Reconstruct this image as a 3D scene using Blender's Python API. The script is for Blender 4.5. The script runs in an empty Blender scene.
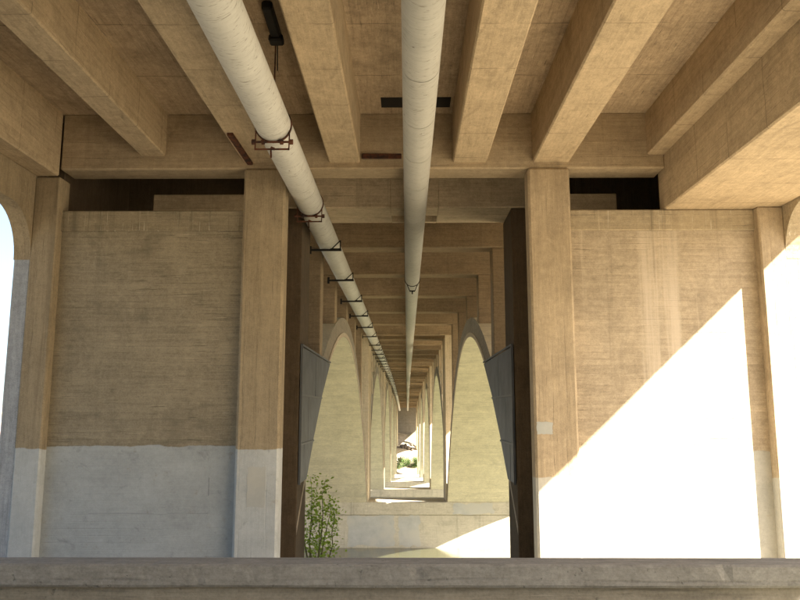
import bpy, bmesh, math, random
from mathutils import Vector, Matrix
R = math.radians
rng = random.Random(7)
scene = bpy.context.scene
COL = scene.collection

# ------------------------------------------------------------------ camera
PITCH, YAW, FPX = math.atan(151/850), R(0.4646), 850.0
cam_d = bpy.data.cameras.new('camera'); cam = bpy.data.objects.new('camera', cam_d); COL.objects.link(cam)
cam_d.sensor_width = 36; cam_d.lens = FPX/800*36; cam_d.clip_start = 0.05; cam_d.clip_end = 3000
fw = Vector((-math.sin(YAW)*math.cos(PITCH), math.cos(YAW)*math.cos(PITCH), math.sin(PITCH)))
rt = Vector((math.cos(YAW), math.sin(YAW), 0)); up = rt.cross(fw)
cam.matrix_world = Matrix(((rt.x, up.x, -fw.x, 0), (rt.y, up.y, -fw.y, 0), (rt.z, up.z, -fw.z, 0), (0, 0, 0, 1)))
scene.camera = cam
# ------------------------------------------------------------------ sky and sun
SUN = Vector((1.37, -1.0, 1.25)).normalized()            # towards the sun
world = bpy.data.worlds.new('World'); scene.world = world; world.use_nodes = True
wn = world.node_tree.nodes; wl = world.node_tree.links
sky = wn.new('ShaderNodeTexSky'); sky.sky_type = 'NISHITA'; sky.sun_disc = False
sky.sun_elevation = math.asin(SUN.z); sky.sun_rotation = math.atan2(SUN.x, SUN.y)
sky.air_density = 1.0; sky.dust_density = 2.5; sky.ozone_density = 1.0
bg = wn['Background']; bg.inputs['Strength'].default_value = 0.055
wl.new(sky.outputs[0], bg.inputs['Color'])
sd = bpy.data.lights.new('sun', 'SUN'); sd.energy = 5.0; sd.angle = R(0.5); sd.color = (1, 0.93, 0.82)
so = bpy.data.objects.new('sun', sd); COL.objects.link(so); so.location = (40, -30, 40)
so.rotation_euler = (-SUN).to_track_quat('-Z', 'Y').to_euler()
# ------------------------------------------------------------------ render look
vs = scene.view_settings
vs.view_transform = 'Standard'; vs.look = 'None'; vs.gamma = 1; vs.use_curve_mapping = False
vs.exposure = 2.78
cy = scene.cycles
cy.max_bounces = 10; cy.diffuse_bounces = 5; cy.glossy_bounces = 3; cy.transmission_bounces = 3
cy.use_denoising = True; cy.sample_clamp_indirect = 8
cy.use_adaptive_sampling = False

# ================================================================== helpers
G = 0.0464                                                 # the deck climbs 4.6 % away from the camera
BEV = 0.02
def SH(y): return G*y - 1.35e-4*max(0.0, y-90)**2          # ... and eases off further out

class MB:
    """collects geometry; build() links it as one mesh object"""
    def __init__(s): s.bm = bmesh.new()
    def box(s, x0, x1, y0, y1, z0, z1, bev=BEV):
        b = bmesh.new(); bmesh.ops.create_cube(b, size=1)
        for v in b.verts:
            v.co = Vector(((x0+x1)/2 + v.co.x*(x1-x0), (y0+y1)/2 + v.co.y*(y1-y0), (z0+z1)/2 + v.co.z*(z1-z0)))
        if bev: bmesh.ops.bevel(b, geom=b.edges[:], offset=bev, segments=1, affect='EDGES')
        s.add(b); return s
    def add(s, b):
        m = bpy.data.meshes.new('tmp'); b.to_mesh(m); b.free(); s.bm.from_mesh(m); bpy.data.meshes.remove(m)
    def cyl(s, p, q, r0, r1=None, seg=16, caps=True):
        r1 = r0 if r1 is None else r1
        p, q = Vector(p), Vector(q); d = (q-p).normalized()
        a = d.orthogonal().normalized(); b = d.cross(a)
        A = [s.bm.verts.new(p + (a*math.cos(t)+b*math.sin(t))*r0) for t in [2*math.pi*i/seg for i in range(seg)]]
        B = [s.bm.verts.new(q + (a*math.cos(t)+b*math.sin(t))*r1) for t in [2*math.pi*i/seg for i in range(seg)]]
        for i in range(seg):
            f = s.bm.faces.new((A[i], A[(i+1) % seg], B[(i+1) % seg], B[i])); f.smooth = True
        if caps:
            s.bm.faces.new([s.bm.verts.new(v.co) for v in A[::-1]]); s.bm.faces.new([s.bm.verts.new(v.co) for v in B])
        return s
    def bar(s, p, q, w, h):
        """square bar from p to q"""
        p, q = Vector(p), Vector(q); d = (q-p).normalized()
        u = Vector((0, 0, 1)) if abs(d.z) < .9 else Vector((0, 1, 0))
        a = d.cross(u).normalized(); b = a.cross(d)
        vs_ = [s.bm.verts.new(c + a*sx*w/2 + b*sy*h/2) for c in (p, q) for sx, sy in ((-1, -1), (1, -1), (1, 1), (-1, 1))]
        for f in ((0, 1, 2, 3), (7, 6, 5, 4), (0, 4, 5, 1), (1, 5, 6, 2), (2, 6, 7, 3), (3, 7, 4, 0)):
            s.bm.faces.new([vs_[i] for i in f])
        return s
    def grid(s, rows, smooth=True):
        V = [[s.bm.verts.new(p) for p in r] for r in rows]
        for i in range(len(V)-1):
            for j in range(len(V[0])-1):
                f = s.bm.faces.new((V[i][j], V[i][j+1], V[i+1][j+1], V[i+1][j])); f.smooth = smooth
        return s
    def prism(s, pts, off):
        """closed outline pts (3-D) thickened by the vector off"""
        off = Vector(off)
        A = [s.bm.verts.new(Vector(p)) for p in pts]; B = [s.bm.verts.new(Vector(p)+off) for p in pts]
        n = len(A); s.bm.faces.new(A[::-1]); s.bm.faces.new(B)
        for i in range(n): s.bm.faces.new((A[i], A[(i+1) % n], B[(i+1) % n], B[i]))
        return s
    def build(s, name, mat, parent=None, shear=False, kind=None):
        if shear:
            for v in s.bm.verts: v.co.z += SH(v.co.y)
        bmesh.ops.recalc_face_normals(s.bm, faces=s.bm.faces[:])
        m = bpy.data.meshes.new(name); s.bm.to_mesh(m); s.bm.free()
        m.materials.append(mat)
        o = bpy.data.objects.new(name, m); COL.objects.link(o)
        if parent: o.parent = parent; o.matrix_parent_inverse = parent.matrix_world.inverted()
        if kind: o['kind'] = kind
        return o

def tag(o, label, cat, group=None, kind=None):
    o['label'] = label; o['category'] = cat
    if group: o['group'] = group
    if kind: o['kind'] = kind
    return o
def thing(name, label, cat, loc=(0, 0, 0), group=None):
    o = bpy.data.objects.new(name, None); COL.objects.link(o); o.location = loc
    o.matrix_world = Matrix.Translation(loc)
    return tag(o, label, cat, group)
def box(name, mat, parent, x0, x1, y0, y1, z0, z1, bev=BEV, shear=True):
    return MB().box(x0, x1, y0, y1, z0, z1, bev).build(name, mat, parent, shear)

# ================================================================== materials
class NT:
    def __init__(s, name):
        s.m = bpy.data.materials.new(name); s.m.use_nodes = True
        s.n = s.m.node_tree.nodes; s.l = s.m.node_tree.links; s.b = s.n['Principled BSDF']
        s.pos = s.n.new('ShaderNodeNewGeometry').outputs['Position']
    def put(s, sock, v):
        if isinstance(v, bpy.types.NodeSocket): s.l.new(v, sock)
        else: sock.default_value = v
    def math(s, op, a, b=0.0, c=None, clamp=False):
        n = s.n.new('ShaderNodeMath'); n.operation = op; n.use_clamp = clamp
        s.put(n.inputs[0], a); s.put(n.inputs[1], b)
        if c is not None: s.put(n.inputs[2], c)
        return n.outputs[0]
    def noise(s, scale, detail=4, rough=.55, vec=None, loc=(0, 0, 0), dist=0.0):
        mp = s.n.new('ShaderNodeMapping'); s.put(mp.inputs['Vector'], vec or s.pos)
        mp.inputs['Scale'].default_value = scale if isinstance(scale, tuple) else (scale,)*3
        mp.inputs['Location'].default_value = loc
        n = s.n.new('ShaderNodeTexNoise'); n.inputs['Scale'].default_value = 1
        n.inputs['Detail'].default_value = detail; n.inputs['Roughness'].default_value = rough; n.inputs['Distortion'].default_value = dist
        s.l.new(mp.outputs[0], n.inputs['Vector']); return n.outputs['Fac']
    def ramp(s, fac, a, b, lo=0.0, hi=1.0):
        n = s.n.new('ShaderNodeMapRange'); n.interpolation_type = 'SMOOTHSTEP'
        s.put(n.inputs[0], fac); n.inputs[1].default_value = a; n.inputs[2].default_value = b
        n.inputs[3].default_value = lo; n.inputs[4].default_value = hi; return n.outputs[0]
    def mix(s, fac, a, b, mode='MIX'):
        n = s.n.new('ShaderNodeMix'); n.data_type = 'RGBA'; n.blend_type = mode
        s.put(n.inputs[0], fac); s.put(n.inputs[6], a); s.put(n.inputs[7], b); return n.outputs[2]
    def sep(s):
        n = s.n.new('ShaderNodeSeparateXYZ'); s.l.new(s.pos, n.inputs[0]); return n.outputs
    def grey(s, v):
        n = s.n.new('ShaderNodeCombineColor'); [s.put(n.inputs[i], v) for i in range(3)]; return n.outputs[0]
    def bump(s, h, dist=.01, strength=.6):
        n = s.n.new('ShaderNodeBump'); n.inputs['Distance'].default_value = dist; n.inputs['Strength'].default_value = strength
        s.put(n.inputs['Height'], h); s.l.new(n.outputs[0], s.b.inputs['Normal'])

def c4(c): return (c[0], c[1], c[2], 1)

def concrete(name, col, axis='X', vec=(0, 0, 1), bw=.17, contrast=1.0, streak=.4, pale=.3, dark=.35,
             paint=None, paint_col=(.30, .34, .36), pale_x=None, rough=.9, sc=1.0, drips=0.0, joint=None, marks=.5, iso=False):
    """board-marked concrete: grain runs along axis, boards step along vec"""
    t = NT(name)
    S = {'X': (.9, 16, 16), 'Y': (16, .9, 16), 'Z': (16, 16, .9)}[axis]
    if iso: S = (5, 14, 14)
    S = tuple(v*sc for v in S)
    grain = t.noise(S, 6, .65)
    S2 = {'X': (5, 60, 60), 'Y': (60, 5, 60), 'Z': (60, 60, 5)}[axis]
    grain2 = t.noise(S2, 4, .6)
    blotch = t.noise(.42, 5, .6); blotch2 = t.noise(1.9, 6, .62, loc=(7, 3, 1)); fine = t.noise(42, 4, .7)
    d = t.n.new('ShaderNodeVectorMath'); d.operation = 'DOT_PRODUCT'; t.l.new(t.pos, d.inputs[0]); d.inputs[1].default_value = vec
    bc = t.math('DIVIDE', d.outputs['Value'], bw)
    bc = t.math('ADD', bc, t.math('MULTIPLY', t.noise(.6, 2), .5))
    fl = t.math('FLOOR', bc); fr = t.math('FRACT', bc)
    w = t.n.new('ShaderNodeTexWhiteNoise'); w.noise_dimensions = '1D'; t.l.new(fl, w.inputs['W'])
    edge = t.math('MINIMUM', fr, t.math('SUBTRACT', 1.0, fr))
    line = t.math('MULTIPLY', t.ramp(edge, .0, .07, 1, 0), t.ramp(t.noise(1.1, 3, loc=(2, 9, 4)), .42, .62))
    v = t.math('MULTIPLY_ADD', t.math('SUBTRACT', grain, .5), .62*contrast, 1.0)
    v = t.math('MULTIPLY_ADD', t.math('SUBTRACT', grain2, .5), .35*contrast, v)
    v = t.math('MULTIPLY_ADD', t.math('SUBTRACT', blotch, .5), .42*contrast, v)
    v = t.math('MULTIPLY_ADD', t.math('SUBTRACT', blotch2, .5), .5*contrast, v)
    v = t.math('MULTIPLY_ADD', t.math('SUBTRACT', fine, .5), .85*contrast, v)
    mid = t.noise(9, 5, .7, loc=(2, 2, 5)); v = t.math('MULTIPLY_ADD', t.math('SUBTRACT', mid, .5), .62*contrast, v)
    pit = t.ramp(t.noise(17, 3, .6, loc=(6, 6, 6)), .66, .74); v = t.math('SUBTRACT', v, t.math('MULTIPLY', pit, .3*contrast))
    v = t.math('MULTIPLY_ADD', t.math('SUBTRACT', w.outputs['Value'], .5), .10*contrast, v)
    v = t.math('SUBTRACT', v, t.math('MULTIPLY', line, .15*contrast))
    c = t.mix(1.0, c4(col), t.grey(v), 'MULTIPLY')
    # soot and damp blotches, lime bloom
    c = t.mix(t.math('MULTIPLY', t.ramp(t.noise(.8, 6, .7, loc=(4, 1, 8), dist=.6), .52, .72), dark), c, c4([x*.42 for x in col]))
    c = t.mix(t.math('MULTIPLY', t.ramp(t.noise(2.6, 6, .75, loc=(1, 5, 3), dist=1.0), .56, .74), pale), c, c4([min(.75, x*1.5+.05) for x in col]))
    st = t.noise((3.2, 3.2, .12), 5, .65, loc=(3, 3, 3))
    c = t.mix(t.math('MULTIPLY', t.ramp(st, .54, .70), streak), c, c4([x*.5 for x in col]))
    st2 = t.noise((5.5, 5.5, .18), 5, .65, loc=(13, 5, 3))
    c = t.mix(t.math('MULTIPLY', t.ramp(st2, .60, .74), streak*.8), c, c4([min(.75, x*1.35+.04) for x in col]))
    X, Y, Z = t.sep()
    # thin dark form marks and pale scratches along the boards
    S3 = {'X': (1.6, 38, 38), 'Y': (38, 1.6, 38), 'Z': (38, 38, 1.6)}[axis]
    mk = t.noise(S3, 3, .5, loc=(21, 4, 9)); gate = t.ramp(t.noise(.7, 4, .6, loc=(9, 14, 2)), .40, .62)
    if iso: marks = .15
    c = t.mix(t.math('MULTIPLY', t.math('MULTIPLY', t.ramp(mk, .62, .70), gate), marks), c, c4([x*.38 for x in col]))
    mk2 = t.noise(S3, 3, .5, loc=(3, 24, 19)); gate2 = t.ramp(t.noise(.9, 4, .6, loc=(2, 4, 12)), .46, .64)
    c = t.mix(t.math('MULTIPLY', t.math('MULTIPLY', t.ramp(mk2, .64, .71), gate2), marks*.8), c, c4([min(.8, x*1.5+.07) for x in col]))
    if joint:
        ax = {'X': X, 'Y': Y, 'Z': Z}[axis]
        j = t.math('FRACT', t.math('ADD', t.math('DIVIDE', ax, joint), t.math('MULTIPLY', t.noise(1.5, 4), .06)))
        j = t.math('MULTIPLY', t.ramp(t.math('MINIMUM', j, t.math('SUBTRACT', 1.0, j)), .003, .012, 1, 0), t.ramp(t.noise(1.7, 4, loc=(5, 5, 1)), .38, .55))
        c = t.mix(t.math('MULTIPLY', j, .6), c, c4([x*.3 for x in col]))
    if drips:
        dr = t.ramp(t.noise((22, 22, .9), 4, .6, loc=(1, 7, 7)), .60, .70)
        c = t.mix(t.math('MULTIPLY', dr, drips), c, c4((.62, .56, .44)))
        dr = t.ramp(t.noise((14, 14, .7), 4, .6, loc=(4, 7, 1)), .60, .70)
        c = t.mix(t.math('MULTIPLY', dr, drips*.7), c, c4([x*.4 for x in col]))
    if pale_x:
        wob = t.math('MULTIPLY_ADD', t.math('SUBTRACT', t.noise((.5, .5, 1.2), 4), .5), .35, X)
        m = t.math('MULTIPLY', t.ramp(wob, pale_x[0], pale_x[0]+.12), t.ramp(wob, pale_x[1]-.12, pale_x[1], 1, 0))
        m = t.math('MULTIPLY', m, t.ramp(t.noise((7, 7, .22), 5, .6, loc=(8, 8, 1)), .38, .60, .15, .75))
        m = t.math('MULTIPLY', m, t.ramp(Z, 3.2, 5.2, 1, .45))
        c = t.mix(m, c, c4([min(.75, x*1.15+.13) for x in col]))
    if paint is not None:
        zz = t.math('MULTIPLY_ADD', t.math('SUBTRACT', t.noise((1.3, 1.3, .5), 4), .5), .22, Z)
        m = t.ramp(zz, paint-.015, paint+.015, 1, 0)
        m = t.math('MULTIPLY', m, t.ramp(t.noise(3.5, 6, .7, loc=(6, 2, 2)), .25, .42, .55, 1))
        pv = t.math('MULTIPLY_ADD', t.math('SUBTRACT', t.noise((.8, .8, 1.1), 5, .6, loc=(9, 1, 1)), .5), .55, 1.0)
        pv = t.math('MULTIPLY_ADD', t.math('SUBTRACT', grain, .5), .15, pv)
        pv = t.math('MULTIPLY_ADD', t.math('SUBTRACT', mid, .5), .4, pv); pv = t.math('MULTIPLY_ADD', t.math('SUBTRACT', fine, .5), .3, pv)
        pv = t.math('SUBTRACT', pv, t.math('MULTIPLY', t.ramp(t.noise(1.4, 6, .75, loc=(3, 8, 8), dist=1.5), .56, .70), .22))
        pc = t.mix(1.0, c4(paint_col), t.grey(pv), 'MULTIPLY')
        c = t.mix(m, c, pc)
    t.l.new(c, t.b.inputs['Base Color']); t.b.inputs['Roughness'].default_value = rough
    t.b.inputs['Specular IOR Level'].default_value = .25
    h = t.math('ADD', t.math('MULTIPLY', grain, .8), t.math('MULTIPLY', fine, .35))
    h = t.math('ADD', h, t.math('MULTIPLY', w.outputs['Value'], .35)); h = t.math('SUBTRACT', h, t.math('MULTIPLY', line, .5)); h = t.math('SUBTRACT', h, t.math('MULTIPLY', pit, .5))
    t.bump(h, .012, .7)
    return t.m

def simple(name, col, rough=.6, metal=0.0, var=.3, scale=6.0, col2=None, bump=.0, spec=.4):
    t = NT(name)
    n1 = t.noise(scale, 6, .65); n2 = t.noise(scale*.23, 4, .6, loc=(3, 1, 7))
    v = t.math('MULTIPLY_ADD', t.math('SUBTRACT', n1, .5), var*2, 1.0)
    c = t.mix(1.0, c4(col), t.grey(v), 'MULTIPLY')
    if col2: c = t.mix(t.ramp(n2, .42, .62), c, c4(col2))
    t.l.new(c, t.b.inputs['Base Color']); t.b.inputs['Roughness'].default_value = rough; t.b.inputs['Metallic'].default_value = metal
    t.b.inputs['Specular IOR Level'].default_value = spec
    if bump: t.bump(n1, bump, .7)
    return t.m

TAN = (.40, .315, .205)
M = {}
M['front'] = concrete('beam_concrete', TAN, 'X', (0, 0, 1), .19)
M['girder'] = concrete('girder_concrete', (.47, .37, .24), 'Y', (0.2, 0, 1), .2, streak=0.05, pale=.25, dark=.3, joint=1.7)
M['slab'] = concrete('slab_concrete', (.41, .32, .215), 'Y', (1, 0, 0), .16, contrast=1.25, streak=0.0, pale=.4, dark=.45, joint=2.4, marks=.8)
M['bent'] = concrete('bent_concrete', (.29, .218, .135), 'X', (0, .5, 1), .2, streak=.2, dark=.4)  # base colour lowered to stand in for dim light under the deck
M['panel_left'] = concrete('left_panel_concrete', (.285, .24, .165), 'X', (0, 0, 1), .15, marks=.8, contrast=1.0, streak=.2, dark=.4, paint=.11, paint_col=(.385, .40, .39))  # darker than the right panel: weaker light on this side put into the colour
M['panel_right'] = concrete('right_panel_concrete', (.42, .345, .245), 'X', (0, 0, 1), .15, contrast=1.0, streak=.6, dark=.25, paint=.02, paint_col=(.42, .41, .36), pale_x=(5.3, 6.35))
M['pil_left'] = concrete('left_pilaster_concrete', (.31, .245, .155), 'Z', (1, 0, 0), .3, streak=.45, paint=.04, paint_col=(.45, .455, .43))  # tone lowered to carry the light falling off towards the left
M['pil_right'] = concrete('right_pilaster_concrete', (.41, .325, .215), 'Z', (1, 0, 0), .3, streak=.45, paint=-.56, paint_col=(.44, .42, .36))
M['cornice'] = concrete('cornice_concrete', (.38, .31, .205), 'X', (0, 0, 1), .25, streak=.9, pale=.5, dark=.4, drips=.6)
M['cornice_left'] = concrete('left_cornice_concrete', (.27, .225, .15), 'X', (0, 0, 1), .25, streak=.6, pale=.4, dark=.4, drips=.55)  # darkened along with the left panel, for the dimmer light there
M['pier'] = concrete('pier_concrete', (.115, .082, .05), 'Z', (0, 1, 0), .25, streak=.5)  # shade of the hollow pier put into a very dark base colour
M['rib'] = concrete('rib_concrete', (.70, .64, .47), 'X', (0, .62, -.8), .45, contrast=.85, streak=.05, pale=.3, dark=.2)  # pale base colour stands in for light bounced up onto the soffit
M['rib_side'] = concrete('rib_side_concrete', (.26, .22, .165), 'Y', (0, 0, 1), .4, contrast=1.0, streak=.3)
M['mould'] = concrete('moulding_concrete', (.46, .38, .28), 'Y', (0, 0, 1), .4, contrast=.7, streak=.3)
M['base'] = concrete('pier_base_concrete', (.50, .45, .34), 'X', (0, 0, 1), .8, contrast=.8, streak=.45, pale=.45, dark=.3)
M['rear'] = concrete('rear_beam_concrete', (.50, .41, .285), 'X', (0, 1, 1), .3, dark=.5, pale=.5)
M['jamb_left'] = concrete('jamb_grey_concrete', (.36, .37, .375), 'Z', (0, 1, 0), .3, streak=.5)
M['far'] = concrete('far_column_concrete', (.50, .42, .29), 'Z', (1, 1, 0), .3, streak=.4)
M['coping'] = concrete('coping_concrete', (.275, .265, .24), 'X', (0, 1, 3), .7, contrast=1.0, streak=.0, pale=.6, dark=.5, sc=.7, iso=True)
M['parapet'] = concrete('parapet_concrete', (.30, .27, .215), 'X', (0, 0, 1), .5, contrast=.8, streak=.3, sc=1.6)
M['deck'] = concrete('fascia_concrete', (.42, .36, .26), 'Y', (0, 0, 1), .3, streak=.3)
M['rust'] = simple('rusty_steel', (.12, .045, .022), .85, .2, .5, 30, (.035, .02, .016), .004)
M['black'] = simple('black_steel', (.014, .013, .012), .6, .3, .4, 20, None, .002)
M['slate'] = simple('grey_sheet_metal', (.095, .102, .115), .6, .2, .35, 5, (.065, .072, .083), .003)
M['slate_edge'] = simple('grey_frame_metal', (.12, .125, .13), .6, .2, .2, 8)
M['void'] = simple('recess_shade', (.012, .010, .008), .95, 0, .3)  # flat dark colour standing in for shade inside a slot

# ================================================================== ground, water
def lerp(tab, y):
    if y <= tab[0][0]: return tab[0][1]
    for (a, za), (b, zb) in zip(tab, tab[1:]):
        if y <= b: return za + (zb-za)*(y-a)/(b-a)
    return tab[-1][1]
PROF = [(-60, -1.6), (7.2, -1.62), (7.62, -2.7), (19, -3.4), (25, -4.2), (40, -7.4), (60, -8.2), (240, -8.2), (254, -7.0), (270, -3.6), (288, 7.0), (300, 15), (420, 22), (900, 30)]
WATER = -6.83
def terrain(x, y):
    z = lerp(PROF, y)
    if y > 8.5: z += .12*math.sin(x*.9+y*.5) * .6 + .1*math.sin(x*.37-y*.61) - .06
    if y > 256: z += min(1, (y-256)/14)*(.5*math.sin(x*.23+y*.17)+.35*math.sin(x*.61-y*.4))
    return z
xs = [-700, -400, -250, -160, -110, -80, -60, -45] + [-36+1.5*i for i in range(49)] + [45, 60, 80, 110, 160, 250, 400, 700]
ys = [-700, -300, -150, -60, -20, 0, 5, 7.2, 7.62, 8.2] + [9+1.0*i for i in range(33)] + [45, 60, 120, 240] + [246+2*i for i in range(29)] + [320, 360, 420, 600, 900]
t = NT('earth')
n1 = t.noise(.6, 6, .65); n2 = t.noise(7, 6, .7); n3 = t.noise(.12, 4, .6, loc=(4, 4, 4))
c = t.mix(t.ramp(n1, .35, .65), c4((.32, .265, .185)), c4((.46, .40, .30)))
c = t.mix(t.ramp(n3, .5, .62, 0, .55), c, c4((.13, .135, .055)))
c = t.mix(t.ramp(n2, .5, .7, 0, .5), c, c4((.17, .14, .10)))
t.l.new(c, t.b.inputs['Base Color']); t.b.inputs['Roughness'].default_value = .95; t.bump(n2, .06, .8)
M['earth'] = t.m
g = MB().grid([[(x, y, terrain(x, y)) for x in xs] for y in ys]).build('ground', M['earth'])
g['kind'] = 'structure'; g['label'] = 'pale dry earth banks on both sides of the river'

t = NT('river_water')
n1 = t.noise((.9, 2.2, 1), 5, .6)
t.b.inputs['Base Color'].default_value = (.075, .075, .038, 1); t.b.inputs['Roughness'].default_value = .09
t.b.inputs['IOR'].default_value = 1.33; t.bump(n1, .03, .35)
M['water'] = t.m
wt = MB().grid([[(x, y, WATER) for x in (-700, -100, 0, 100, 700)] for y in (28, 60, 120, 200, 262)], False).build('river', M['water'])
wt['kind'] = 'structure'; wt['label'] = 'still green river water at the foot of the pier'

# ================================================================== the bridge
bridge = thing('concrete_bridge', 'board-marked concrete arch bridge with open spandrels seen from under its deck', 'bridge', (0, 19, -3.4))
SOF, SLAB, WALLTOP = 5.62, 6.98, 4.67                     # undersides measured square to the deck
PIERS = [19, 63, 107, 151, 195, 239]
BASETOP = {63: -3.63, 107: -4.65, 151: -5.30, 195: -5.95, 239: -6.45}
END = 290.0
PX = 2.82                                                  # half the middle opening

# deck slab with its overhang
def run(mb, x0, x1, z0, z1):
    Y = [-16+14*i for i in range(8)]+[90+10*i for i in range(1, 20)]+[END]
    return mb.grid([[(x0, y, z0), (x1, y, z0), (x1, y, z1), (x0, y, z1), (x0, y, z0)] for y in Y], False)
deck = run(MB(), -11.6, 11.6, SLAB, 7.4).build('deck_slab', M['slab'], bridge, True)
for s in (-1, 1):
    a, b = sorted((s*11.2, s*11.6-s*.003))
    run(MB(), a, b, 6.46, SLAB+.1).build('edge_beam', M['deck'], deck, True)
# girders of the near span
GZ = 5.77
for x0, x1, z in ((-6.26, -5.67, 5.95), (-3.83, -3.02, GZ), (-1.82, -1.09, GZ), (1.08, 1.88, GZ), (2.95, 3.81, GZ), (5.64, 6.05, 5.95)):
    box('girder', M['girder'], deck, x0, x1, -16, 19.12, z, SLAB+.05, .03)
box('edge_girder', M['girder'], deck, -8.66, -8.13, -16, 19.02, 5.45, SLAB+.05, .03)
o = box('box_girder', M['girder'], deck, 6.03, 8.66, -16, 19.62, WALLTOP+.004, SLAB+.05, .03)
o['label'] = 'deep box girder with a bright underside beside the sunlit pier wall'

# fascia walls with arched openings beside the near span
def fascia(s):
    x0, x1 = s*8.662, s*9.05
    Y0, Y1, Rr, zt = -5.0, 19.02, 1.15, 4.62
    pts = [(Y0, SLAB+.02), (24.75, SLAB+.02), (24.75, zt-Rr-.02), (Y1, zt-Rr-.02)]
    for i in range(13):
        a = R(90*i/12); pts.append((Y1-Rr+Rr*math.cos(a), zt-Rr+Rr*math.sin(a)))
    for i in range(13):
        a = R(90+90*i/12); pts.append((Y0+Rr+Rr*math.cos(a), zt-Rr+Rr*math.sin(a)))
    m = MB().prism([(x0, y, z) for y, z in pts], (x1-x0, 0, 0))
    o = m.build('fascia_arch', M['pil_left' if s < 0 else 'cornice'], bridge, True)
for s in (-1, 1): fascia(s)

# ---- the near pier
pier = MB()
for s in (-1, 1):
    a, b = sorted((s*(PX+.09), s*3.8)); pier.box(a, b, 22.95, 24.9, -7, SOF-.01)
    a, b = sorted((s*3.7, s*8.3)); pier.box(a, b, 24.3, 24.85, -7, SLAB)
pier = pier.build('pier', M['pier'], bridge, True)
pier['label'] = 'near pier with two walled panels either side of the middle opening'
box('cross_beam', M['front'], pier, -8.14, 6.04, 19.05, 19.9, SOF, SLAB+.02, .035)
# rear beam with a slot in its underside
m = MB()
m.box(-3.4, -.43, 22.9, 24.85, SOF, SLAB+.02, .03).box(.87, 3.4, 22.9, 24.85, SOF, SLAB+.02, .03)
m.box(-.44, .88, 22.9, 23.9, SOF+.002, SLAB+.02, .0).box(-.44, .88, 24.7, 24.85, SOF+.002, SLAB+.02, 0).box(-.44, .88, 23.85, 24.75, SOF+.4, SLAB+.02, 0)
m.build('cross_beam', M['rear'], pier, True)
for x0, x1 in ((-6.6, -3.32), (3.32, 5.45)):
    box('strut', M['front'], pier, x0, x1, 21.3, 22.3, 4.95, 5.6)
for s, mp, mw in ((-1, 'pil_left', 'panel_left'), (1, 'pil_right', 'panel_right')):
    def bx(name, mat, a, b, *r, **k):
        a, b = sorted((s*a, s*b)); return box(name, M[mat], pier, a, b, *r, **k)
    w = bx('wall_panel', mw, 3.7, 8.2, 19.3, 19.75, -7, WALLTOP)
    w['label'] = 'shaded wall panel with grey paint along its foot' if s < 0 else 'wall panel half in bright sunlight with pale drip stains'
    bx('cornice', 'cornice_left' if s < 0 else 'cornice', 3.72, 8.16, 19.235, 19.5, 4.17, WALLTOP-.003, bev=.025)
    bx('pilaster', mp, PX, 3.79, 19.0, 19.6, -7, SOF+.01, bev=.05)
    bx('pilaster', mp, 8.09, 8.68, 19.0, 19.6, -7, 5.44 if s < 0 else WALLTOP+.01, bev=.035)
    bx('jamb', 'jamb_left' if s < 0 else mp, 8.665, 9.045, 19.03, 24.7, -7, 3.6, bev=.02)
# sloping pier walls go on behind the jamb
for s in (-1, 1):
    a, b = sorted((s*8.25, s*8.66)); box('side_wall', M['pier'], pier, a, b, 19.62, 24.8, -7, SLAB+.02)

# ---- arch ribs
XI, XO = 2.93, 10.6  # outer edge widened out of view to block sun on the next pier
def springs(k):
    a = BASETOP[PIERS[k]] - SH(PIERS[k]) if k else -6.55
    p1 = PIERS[k+1] if k+1 < len(PIERS) else 283
    b = BASETOP.get(p1, 0) - SH(p1) if p1 in BASETOP else -15.0
    return a, b
def arch_z(k, y, ext=False):
    P = PIERS[k]; a, b = springs(k); yc = P+22
    if k+1 < len(PIERS): yc = (P + PIERS[k+1])/2
    u = (y-yc)/22; crown = 3.47
    z = crown - (crown-(a if u < 0 else b))*u*u
    if ext: z += .88 + .55*u*u
    return z
for k, P in enumerate(PIERS):
    y0, y1 = (P+4.0 if k == 0 else P+.2), min(P+44.0, END-8)
    n = 40
    YS = [y0+(y1-y0)*i/n for i in range(n+1)]
    for s in (-1, 1):
        rows = [[(s*XI, y, arch_z(k, y)), (s*XO, y, arch_z(k, y)), (s*XO, y, arch_z(k, y, True)), (s*XI, y, arch_z(k, y, True)), (s*XI, y, arch_z(k, y))] for y in YS]
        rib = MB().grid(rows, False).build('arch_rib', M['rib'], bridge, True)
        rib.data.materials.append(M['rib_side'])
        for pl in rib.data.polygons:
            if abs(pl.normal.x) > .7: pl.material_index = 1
        rows = [[(s*(XI+.06), y, arch_z(k, y)+.004), (s*(XI-.025), y, arch_z(k, y)+.004), (s*(XI-.025), y, arch_z(k, y)+.2), (s*(XI+.06), y, arch_z(k, y)+.2)] for y in YS]
        MB().grid(rows, False).build('edge_moulding', M['mould'], rib, True)
# ---- spandrel bents: cross beam > columns
BENTS = [9.7, 15.6, 22.3, 29.1, 36.0]
for k, P in enumerate(PIERS):
    for off in BENTS:
        y = P+off
        if y > END-4: continue
        cb = box('cross_beam', M['bent'], bridge, -8.25, 8.25, y, y+.95, SOF, SLAB+.02, .03)
        foot = min(arch_z(k, y, True), arch_z(k, y+.95, True)) - .1
        if foot < SOF-.25:
            for x0, x1 in ((XI+.03, XI+.75), (7.5, 8.22)):
                for s in (-1, 1):
                    a, b = sorted((s*x0, s*x1))
                    box('column', M['bent' if k == 0 else 'far'], cb, a, b, y+.06, y+.9, foot, SOF+.01, .03)  # first span uses the darker concrete in place of weaker light
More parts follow.
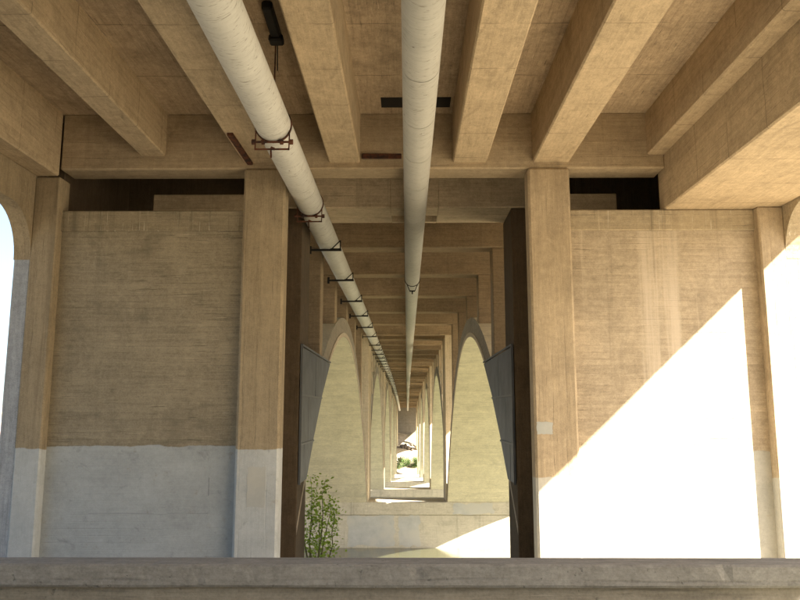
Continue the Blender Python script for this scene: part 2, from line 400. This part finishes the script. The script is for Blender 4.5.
# ---- far piers
for P in PIERS[1:]:
    bt = BASETOP[P]
    base = MB().box(-11.2, 11.2, P+.0, P+6.0, -9.5, bt-.92, .04).build('pier', M['base'], bridge)
    MB().box(-11.3, 11.3, P-.07, P+6.07, bt-.915, bt, .05).build('pier_cap', M['base'], base)
    zb0 = bt - SH(P) - .5
    for s in (-1, 1):
        def bx(name, mat, a, b, *r, **k):
            a, b = sorted((s*a, s*b)); return box(name, M[mat], base, a, b, *r, **k)
        bx('pilaster', 'far', PX+.02, 3.79, P+.1, P+.8, zb0, SOF+.01)
        bx('pilaster', 'far', 8.09, 8.75, P+.1, P+.8, zb0, SOF+.01)
        bx('wall_panel', 'far', 3.72, 8.2, P+.4, P+.75, zb0, WALLTOP)
        bx('side_wall', 'far', PX+.06, 3.3, P+.75, P+5.7, zb0, SOF-.01)
    box('cross_beam', M['bent'], base, -8.25, 8.25, P+.06, P+.9, SOF, SLAB+.02, .03)
    box('cross_beam', M['bent'], base, -8.25, 8.25, P+3.9, P+5.72, SOF+.003, SLAB+.02, .03)
M['abut'] = concrete('abutment_concrete', (.20, .18, .145), 'X', (0, 0, 1), .5)  # deep shade at the deck's end put into a darker colour
box('abutment', M['abut'], bridge, -12, 12, END-3, END+4, -13, SLAB+.3)
# the pier behind the camera that carries the near span
m = MB()
for s in (-1, 1):
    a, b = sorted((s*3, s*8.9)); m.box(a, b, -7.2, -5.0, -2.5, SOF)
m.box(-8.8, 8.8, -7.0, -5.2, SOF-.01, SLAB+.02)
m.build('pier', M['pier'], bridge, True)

# small fittings cast in or bolted to the concrete (parts of the bridge); the slab slot is only a dark sheet
m = MB().box(-.58, 1.0, 17.98, 18.6, SLAB-.012, SLAB+.02, 0).build('slot_shade', M['void'], deck, True)  # thin dark sheet painted as the shade of a slot in the slab
m = MB().bar((-3.69, 16.85, GZ-.03), (-3.66, 19.0, GZ-.03), .12, .07).build('steel_strip', M['rust'], deck, True)
m = MB().box(-1.05, -.12, 18.99, 19.06, 5.86, 5.98, .01).build('steel_strip', M['rust'], pier, True)

def sheet(name, mat, parent, pts, th=.004):
    """thin coat of paint on a frontal wall: pts (x, z) at plane y"""
    y = pts[0]; m = MB().prism([(x, y, z) for x, z in pts[1:]], (0, -th, 0)); return m.build(name, mat, parent)
def ragged(x0, x1, z0, z1, n=7, j=.03):
    P = []
    for i in range(n): P.append((x0+(x1-x0)*i/n, z0+rng.uniform(-j, j)))
    for i in range(n): P.append((x1+rng.uniform(-j, j), z0+(z1-z0)*i/n))
    for i in range(n): P.append((x1-(x1-x0)*i/n, z1+rng.uniform(-j, j)))
    for i in range(n): P.append((x0+rng.uniform(-j, j), z1-(z1-z0)*i/n))
    return P
M['paint_a'] = simple('grey_cover_paint', (.40, .40, .36), .8, 0, .15, 5, (.36, .37, .34))
M['paint_b'] = simple('blue_grey_cover_paint', (.43, .42, .375), .8, 0, .3, 2, (.48, .455, .38))
sheet('paint_patch', M['paint_a'], pier, [18.998]+ragged(2.87, 3.22, .37, .63, j=.012))
sheet('paint_patch', M['paint_b'], pier, [18.998]+ragged(-3.5, -3.1, -1.2, -.35, j=.02))
M['mark'] = simple('dark_scratch', (.25, .26, .26), .9)
for x0, x1, z0, z1 in ((-7.05, -5.6, -1.365, -1.355), (-5.3, -4.4, -1.36, -1.352), (-4.415, -4.40, -.98, -.58)):
    sheet('scratch', M['mark'], pier, [19.298]+ragged(x0, x1, z0, z1, j=.004))
fp = [o for o in bridge.children if o.name.startswith('pier.')][0]
for r in ((-4.3, -.9, -6.7, -4.6), (3.3, 6.2, -4.45, -3.75), (-.6, .9, -6.7, -4.6)):
    y = 62.998 if r[3] < -4.55 else 62.928
    sheet('paint_patch', M['paint_b'], fp, [y]+ragged(*r, n=9, j=.09), .006)

# ================================================================== pipes
def pipe_mat(name, col, wrinkle):
    t = NT(name)
    w = t.noise((2.0, 13, 2.0), 5, .6, dist=.7); f = t.noise(30, 4, .7); b = t.noise(.9, 5, .6); sp = t.noise(9, 4, .6, loc=(5, 5, 5))
    v = t.math('MULTIPLY_ADD', t.math('SUBTRACT', w, .5), wrinkle, 1.0)
    v = t.math('MULTIPLY_ADD', t.math('SUBTRACT', b, .5), .35, v); v = t.math('MULTIPLY_ADD', t.math('SUBTRACT', f, .5), .15, v)
    c = t.mix(1.0, c4(col), t.grey(v), 'MULTIPLY')
    k = t.noise((5, 30, 5), 3, .5, dist=1.2, loc=(2, 2, 9)); c = t.mix(t.ramp(k, .59, .67, 0, .75), c, c4((.24, .22, .18)))
    c = t.mix(t.ramp(sp, .68, .72, 0, .85), c, c4((.09, .06, .04)))
    t.l.new(c, t.b.inputs['Base Color']); t.b.inputs['Roughness'].default_value = .75
    t.bump(t.math('SUBTRACT', t.math('MULTIPLY_ADD', w, .5, t.math('MULTIPLY', f, .2)), t.math('MULTIPLY', k, .5)), .015, .5)
    return t.m
M['pipe1'] = pipe_mat('wrapped_pipe_paint', (.57, .565, .515), .3)
M['pipe2'] = pipe_mat('plain_pipe_paint', (.45, .445, .40), .25)
PZ = 5.25
P1X, P2X, P1R, P2R = -.4693*PZ, .0384*PZ+.02, .325, .29
def pipe(name, label, x, r, mat, joints, y1):
    root = thing(name, label, 'pipe', (x, joints[0], PZ+SH(joints[0])))
    for a, b in zip(joints, joints[1:]+[y1]):
        ms = MB(); n = max(1, int((b-a)/2)); 
        ms.cyl((x, a+.012, PZ+SH(a)), (x, b-.012, PZ+SH(b)), r, seg=48)
        ms.build('pipe_section', mat, root)
        if b < 60:
            MB().cyl((x, b-.02, PZ+SH(b)), (x, b+.02, PZ+SH(b)), r-.012, seg=40).build('joint_ring', M['black'], root)
    return root
pipe('water_pipe', 'thick off-white wrapped pipe held by rusty clamps beside the left columns', P1X, P1R, M['pipe1'], [-15.0, 3.0, 9.0, 19.2, 24.6, 31.0, 38, 50, 62]+[62+12*i for i in range(1, 18)], 284)
pipe('service_pipe', 'slimmer plain grey-white pipe running down the middle under the deck', P2X, P2R, M['pipe2'], [-15.0, 2.0, 8.6, 12.15, 14.3, 16.4, 18.6, 22.0, 28.2, 34, 46, 58]+[58+12*i for i in range(1, 18)], 284)

def strap(m, x, y, z, r, a0, a1, w=.05, th=.018, n=28):
    rows = []
    for i in range(n+1):
        a = R(a0+(a1-a0)*i/n); ca, sa = math.cos(a), math.sin(a)
        rows.append([(x+ca*(r+k), y+j, z+sa*(r+k)) for k, j in ((0, -w/2), (th, -w/2), (th, w/2), (0, w/2), (0, -w/2))])
    m.grid(rows, False)
def clamp_hanger(y, label, rods=True):
    z = PZ+SH(y); x = P1X; r = P1R
    root = thing('pipe_clamp', label, 'pipe clamp', (x, y, z-r))
    m = MB(); strap(m, x, y, z, r+.002, 0, 360, .06, .02); m.build('strap', M['rust'], root)
    zb = z-r-.03
    m = MB().cyl((x-.36, y-.06, zb), (x+.36, y-.06, zb), .022, seg=8)
    for dx in (-.35, -.17, .17, .35): m.cyl((x+dx-.03, y-.06, zb), (x+dx+.03, y-.06, zb), .05, seg=6)
    m.build('clamp_bolt', M['rust'], root)
    m = MB()
    for dx in (-.31, .31): m.bar((x+dx, y-.05, zb+.22), (x+dx, y-.09, zb-.15), .022, .03)
    m.bar((x-.32, y-.09, zb-.15), (x+.32, y-.09, zb-.15), .022, .03)
    m.bar((x-.02, y-.09, zb-.15), (x+.0, y-.16, zb-.33), .03, .03).bar((x-.02, y-.09, zb-.12), (x+.05, y-.09, zb-.15), .05, .04)
    m.build('stirrup', M['rust'], root)
    if rods:
        m = MB()
        m.cyl((x, y, z+r), (x, y, SLAB+SH(y)), .014, seg=8)
        m.build('hanger_rod', M['rust'], root)
clamp_hanger(14.9, 'rusty clamp with hooked stirrup round the thick pipe, short of the pier beam')
clamp_hanger(20.9, 'rusty clamp round the thick pipe inside the pier opening')
ORD = 'first second third fourth fifth sixth seventh eighth ninth tenth eleventh twelfth thirteenth fourteenth fifteenth sixteenth seventeenth eighteenth nineteenth'.split()
def ordinal(i):
    return ORD[i] if i < 19 else ('twentieth' if i == 19 else ('twenty-'+ORD[i-20] if i < 29 else ('thirtieth' if i == 29 else 'thirty-'+ORD[i-30])))
def arm_bracket(y, i, wall_x=-2.99, group='steel arm brackets under the thick pipe'):
    z = PZ+SH(y)-P1R-.05
    root = thing('arm_bracket', 'dark steel arm under the thick pipe, %s one beyond the pier opening' % ordinal(i), 'pipe bracket', (wall_x, y, z), group)
    xe = P1X+P1R+.14
    MB().bar((wall_x, y, z), (xe, y, z), .055, .06).build('arm', M['black'], root)
    MB().bar((xe-.03, y, z), (xe-.03, y, z+.3), .035, .03).bar((xe-.04, y, z+.29), (xe-.3, y, z+.03), .03, .03).bar((xe-.34, y, z+.035), (xe-.04, y, z+.035), .05, .03).build('gusset', M['black'], root)
    MB().bar((wall_x+.02, y, z-.12), (wall_x+.02, y, z+.12), .08, .05).build('wall_plate', M['black'], root)
yb = [25.3, 31.4, 37.6, 43.6, 49.7, 56.0]+[63.5+5.2*i for i in range(26)]
for i, y in enumerate(sorted(yb)): arm_bracket(y, i, -2.97)
# chain sling on the slim pipe
root = thing('pipe_sling', 'thin black chain sling hanging under the slim middle pipe', 'pipe sling', (P2X, 33.5, PZ+SH(33.5)-P2R))
z = PZ+SH(33.5); m = MB(); strap(m, P2X, 33.5, z, P2R+.004, 180, 360, .05, .02); m.build('strap', M['black'], root)
MB().bar((P2X-.3, 33.5, z), (P2X-.1, 33.45, z-.5), .03, .03).bar((P2X+.3, 33.5, z), (P2X+.1, 33.45, z-.5), .03, .03).bar((P2X-.11, 33.45, z-.5), (P2X+.11, 33.45, z-.5), .05, .05).bar((P2X, 33.45, z-.5), (P2X, 33.45, z-.62), .05, .05).build('sling', M['black'], root)
m = MB()
for dx in (-.3, .3): m.cyl((P2X+dx, 33.5, z-.02), (P2X+dx, 33.5, SLAB+G*33.5), .012, seg=6)
m.build('hanger_rod', M['black'], root)
# black lamp-like fitting on the slab
y0, y1 = 13.4, 14.6; zs = SLAB+G*14.0
root = thing('ceiling_fitting', 'long black steel fitting with a dangling rod under the slab beside the thick pipe', 'fitting', (-2.42, 14.0, zs))
MB().box(-2.48, -2.30, y0, y1, zs-.20, zs-.03, .03).build('housing', M['black'], root)
MB().box(-2.52, -2.26, y1-.2, y1+.05, zs-.26, zs-.12, .03).build('end_cap', M['black'], root)
MB().bar((-2.39, y0+.2, zs-.05), (-2.39, y0+.2, zs+.05), .06, .1).bar((-2.39, y1-.3, zs-.05), (-2.39, y1-.3, zs+.06), .06, .1).build('mount', M['black'], root)
MB().cyl((-2.38, y1, zs-.25), (-2.37, y1+.02, zs-.75), .012, seg=6).build('rod', M['black'], root)

# ================================================================== climbing guards on the ribs
def guard(s, label):
    x = s*(XI-.075)
    root = thing('climbing_guard', label, 'guard', (x, 23, -2+G*23))
    def Z(y, z): return z+G*y
    def edge(z):                                             # where the rib's underside crosses height z
        return 41-22*math.sqrt(max(0, (3.47-z+.12)/10.02))
    rows = [(-1.95, -.9), (-.9, .42), (.42, 1.75)]
    for z0, z1 in rows:
        ye0, ye1 = edge(z0), edge(z1)
        ym = 23.0+(ye0-23.0)*.55
        if z0 > 0: ym = 26.6
        for i, (a0, a1, b0, b1) in enumerate(((23.0, 23.0, ym, ym), (ym, ym, ye0, ye1))):
            g_ = .025
            pts = [(x+s*rng.uniform(-.01, .01), a0+g_, Z(a0, z0+g_)), (x, b0-g_, Z(b0, z0+g_)), (x, b1-g_, Z(b1, z1-g_)), (x, a1+g_, Z(a1, z1-g_))]
            MB().prism(pts, (s*.03, 0, 0)).build('sheet', M['slate'], root)
    m = MB()
    m.bar((x, 23.0, Z(23, -1.95)), (x, 23.0, Z(23, 1.78)), .06, .06).bar((x, 23.0, Z(23, 1.78)), (x, edge(1.75), Z(edge(1.75), 1.78)), .06, .05)
    m.build('frame', M['slate_edge' if s < 0 else 'slate'], root)
    for z in (-.9, .42):
        MB().bar((x-s*.01, 23.0, Z(23, z)), (x-s*.01, edge(z), Z(edge(z), z)), .03, .05).build('rail', M['slate_edge'], root)
guard(-1, 'grey sheet metal climbing guard beside the thick wrapped pipe and the sapling')
guard(1, 'dark grey sheet metal climbing guard on the rib behind the sunlit pier wall')

# ================================================================== low wall in front of the camera
lw = thing('low_wall', 'low concrete wall with a broad grey coping crossing in front of the pier', 'wall', (0, 7.35, -1.62))
rows = []; rg = random.Random(11); nseg = 420; wob = [0]*6
for i in range(nseg+1):
    x = -14+28*i/nseg; chip = [max(0, rg.gauss(0, 1)-1.9)*.012 for _ in range(6)]
    wob = [w*.9+rg.gauss(0, .0005) for w in wob]
    prof = [(7.60, -1.076), (7.60, -.905), (7.115, -.898), (7.088, -.915), (7.08, -1.055), (7.092, -1.076), (7.60, -1.076)]
    rows.append([(x, y+(wob[j % 6]+chip[j % 6] if 2 <= j <= 5 else 0), z+(wob[(j+1) % 6]-chip[j % 6] if 2 <= j <= 3 else wob[j % 6] if j in (4, 5) else 0)) for j, (y, z) in enumerate(prof)])
MB().grid(rows, False).build('coping', M['coping'], lw)
MB().box(-14, 14, 7.15, 7.55, -2.8, -1.07, .01).build('wall_body', M['parapet'], lw)

# ================================================================== plants
t = NT('leaf')
oi = t.n.new('ShaderNodeNewGeometry')
n1 = t.noise(9, 2)
c = t.mix(t.ramp(n1, .35, .65), c4((.24, .36, .04)), c4((.36, .48, .09)))
t.l.new(c, t.b.inputs['Base Color']); t.b.inputs['Roughness'].default_value = .5
tr = t.n.new('ShaderNodeBsdfTranslucent'); t.l.new(t.mix(.5, c, c4((.34, .48, .06))), tr.inputs['Color'])
ms = t.n.new('ShaderNodeMixShader'); ms.inputs[0].default_value = .5
t.l.new(t.b.outputs[0], ms.inputs[1]); t.l.new(tr.outputs[0], ms.inputs[2]); t.l.new(ms.outputs[0], t.n['Material Output'].inputs['Surface'])
M['leaf'] = t.m
M['bush_leaf'] = simple('bush_leaf', (.05, .10, .018), .6, 0, .4, 3, (.09, .14, .03))
M['bark'] = simple('bark', (.17, .16, .08), .9, 0, .4, 20)
def leaf(m, p, size, rg):
    d = Vector((rg.gauss(0, 1), rg.gauss(0, 1), rg.gauss(0, .7))).normalized()
    n = Vector((rg.gauss(0, .7), rg.gauss(0, .7), 1)).normalized(); a = d.cross(n).normalized()
    n = a.cross(d)
    L = size*rg.uniform(.7, 1.3); W = L*.32
    vs_ = [m.bm.verts.new(q) for q in (p, p+d*L*.35+a*W+n*L*.05, p+d*L*.75+a*W*.7+n*L*.02, p+d*L-n*L*.06, p+d*L*.75-a*W*.7+n*L*.02, p+d*L*.35-a*W+n*L*.05)]
    mid = m.bm.verts.new(p+d*L*.5-n*L*.05)
    for i in range(6): m.bm.faces.new((vs_[i], vs_[(i+1) % 6], mid))
def shrub(name, label, cat, loc, h, spread, stems, leaves, size, seed, lean=(0, 0), group=None, leafmat='leaf'):
    rg = random.Random(seed); root = thing(name, label, cat, loc, group)
    st, lf = MB(), MB(); L = Vector(loc)
    for i in range(stems):
        a = rg.uniform(0, 6.28); rad = rg.uniform(0, spread*.25)
        p = L+Vector((math.cos(a)*rad, math.sin(a)*rad, -.1)); hh = h*rg.uniform(.65, 1.0)
        dirn = Vector((math.cos(a)*spread/h*rg.uniform(.1, .9)+lean[0], math.sin(a)*spread/h*rg.uniform(.1, .9)+lean[1], 1))
        n = 8; r0 = .012*h/2+.01
        for j in range(n):
            q = p+dirn*(hh/n)+Vector((rg.gauss(0, .04), rg.gauss(0, .04), 0))*hh/2.5
            st.cyl(p, q, r0*(1-j/n)+.004, r0*(1-(j+1)/n)+.004, 6, False)
            for _ in range(max(1, int(leaves*(.4+j/n)/n/stems))):
                c0 = p.lerp(q, rg.random())+Vector((rg.gauss(0, 1), rg.gauss(0, 1), rg.gauss(0, .7)))*spread*.16*(1.2-.5*j/n)
                leaf(lf, c0, size, rg)
            p = q
    st.build('stem', M['bark'], root); lf.build('leaves', M[leafmat], root, kind='stuff')
    return root
shrub('sapling', 'bright green leafy sapling growing at the foot of the rib, left of the water', 'sapling', (-2.6, 25.4, terrain(-2.6, 25.4)), 3.9, 1.1, 7, 1900, .10, 3)
shrub('bush', 'green bush at the left foot of the far sunlit bank', 'bush', (-2.9, 262, terrain(-2.9, 262)), 4.2, 4.0, 9, 1500, .35, 5, leafmat='bush_leaf')
shrub('bush', 'green bush at the right foot of the far sunlit bank', 'bush', (2.6, 263, terrain(2.6, 263)), 3.6, 3.6, 9, 1400, .35, 6, leafmat='bush_leaf')
shrub('bush', 'dark low bush between the two brighter bushes on the far bank', 'bush', (.2, 264, terrain(.2, 264)), 2.4, 2.6, 7, 700, .3, 8, leafmat='bush_leaf')
# rocks along the far bank
M['rock'] = simple('rock', (.16, .13, .10), .95, 0, .5, 1.5, (.10, .085, .07), .05)
for i in range(16):
    rg = random.Random(40+i); x = rg.uniform(-6, 6); y = 278+rg.uniform(-1.5, 1.5)+x*.15
    b = bmesh.new(); bmesh.ops.create_icosphere(b, subdivisions=2, radius=rg.uniform(.5, 1.1))
    for v in b.verts: v.co *= 1+.22*math.sin(v.co.x*5+i)+.18*math.cos(v.co.y*6-i)+rg.uniform(-.06, .06); v.co.z *= .7; v.co += Vector((x, y, terrain(x, y)+.15))
    m = MB(); m.add(b); o = m.build('boulder', M['rock'])
    tag(o, 'dark boulder in the rubble row across the far sunlit bank', 'rock', 'boulders on the far bank')
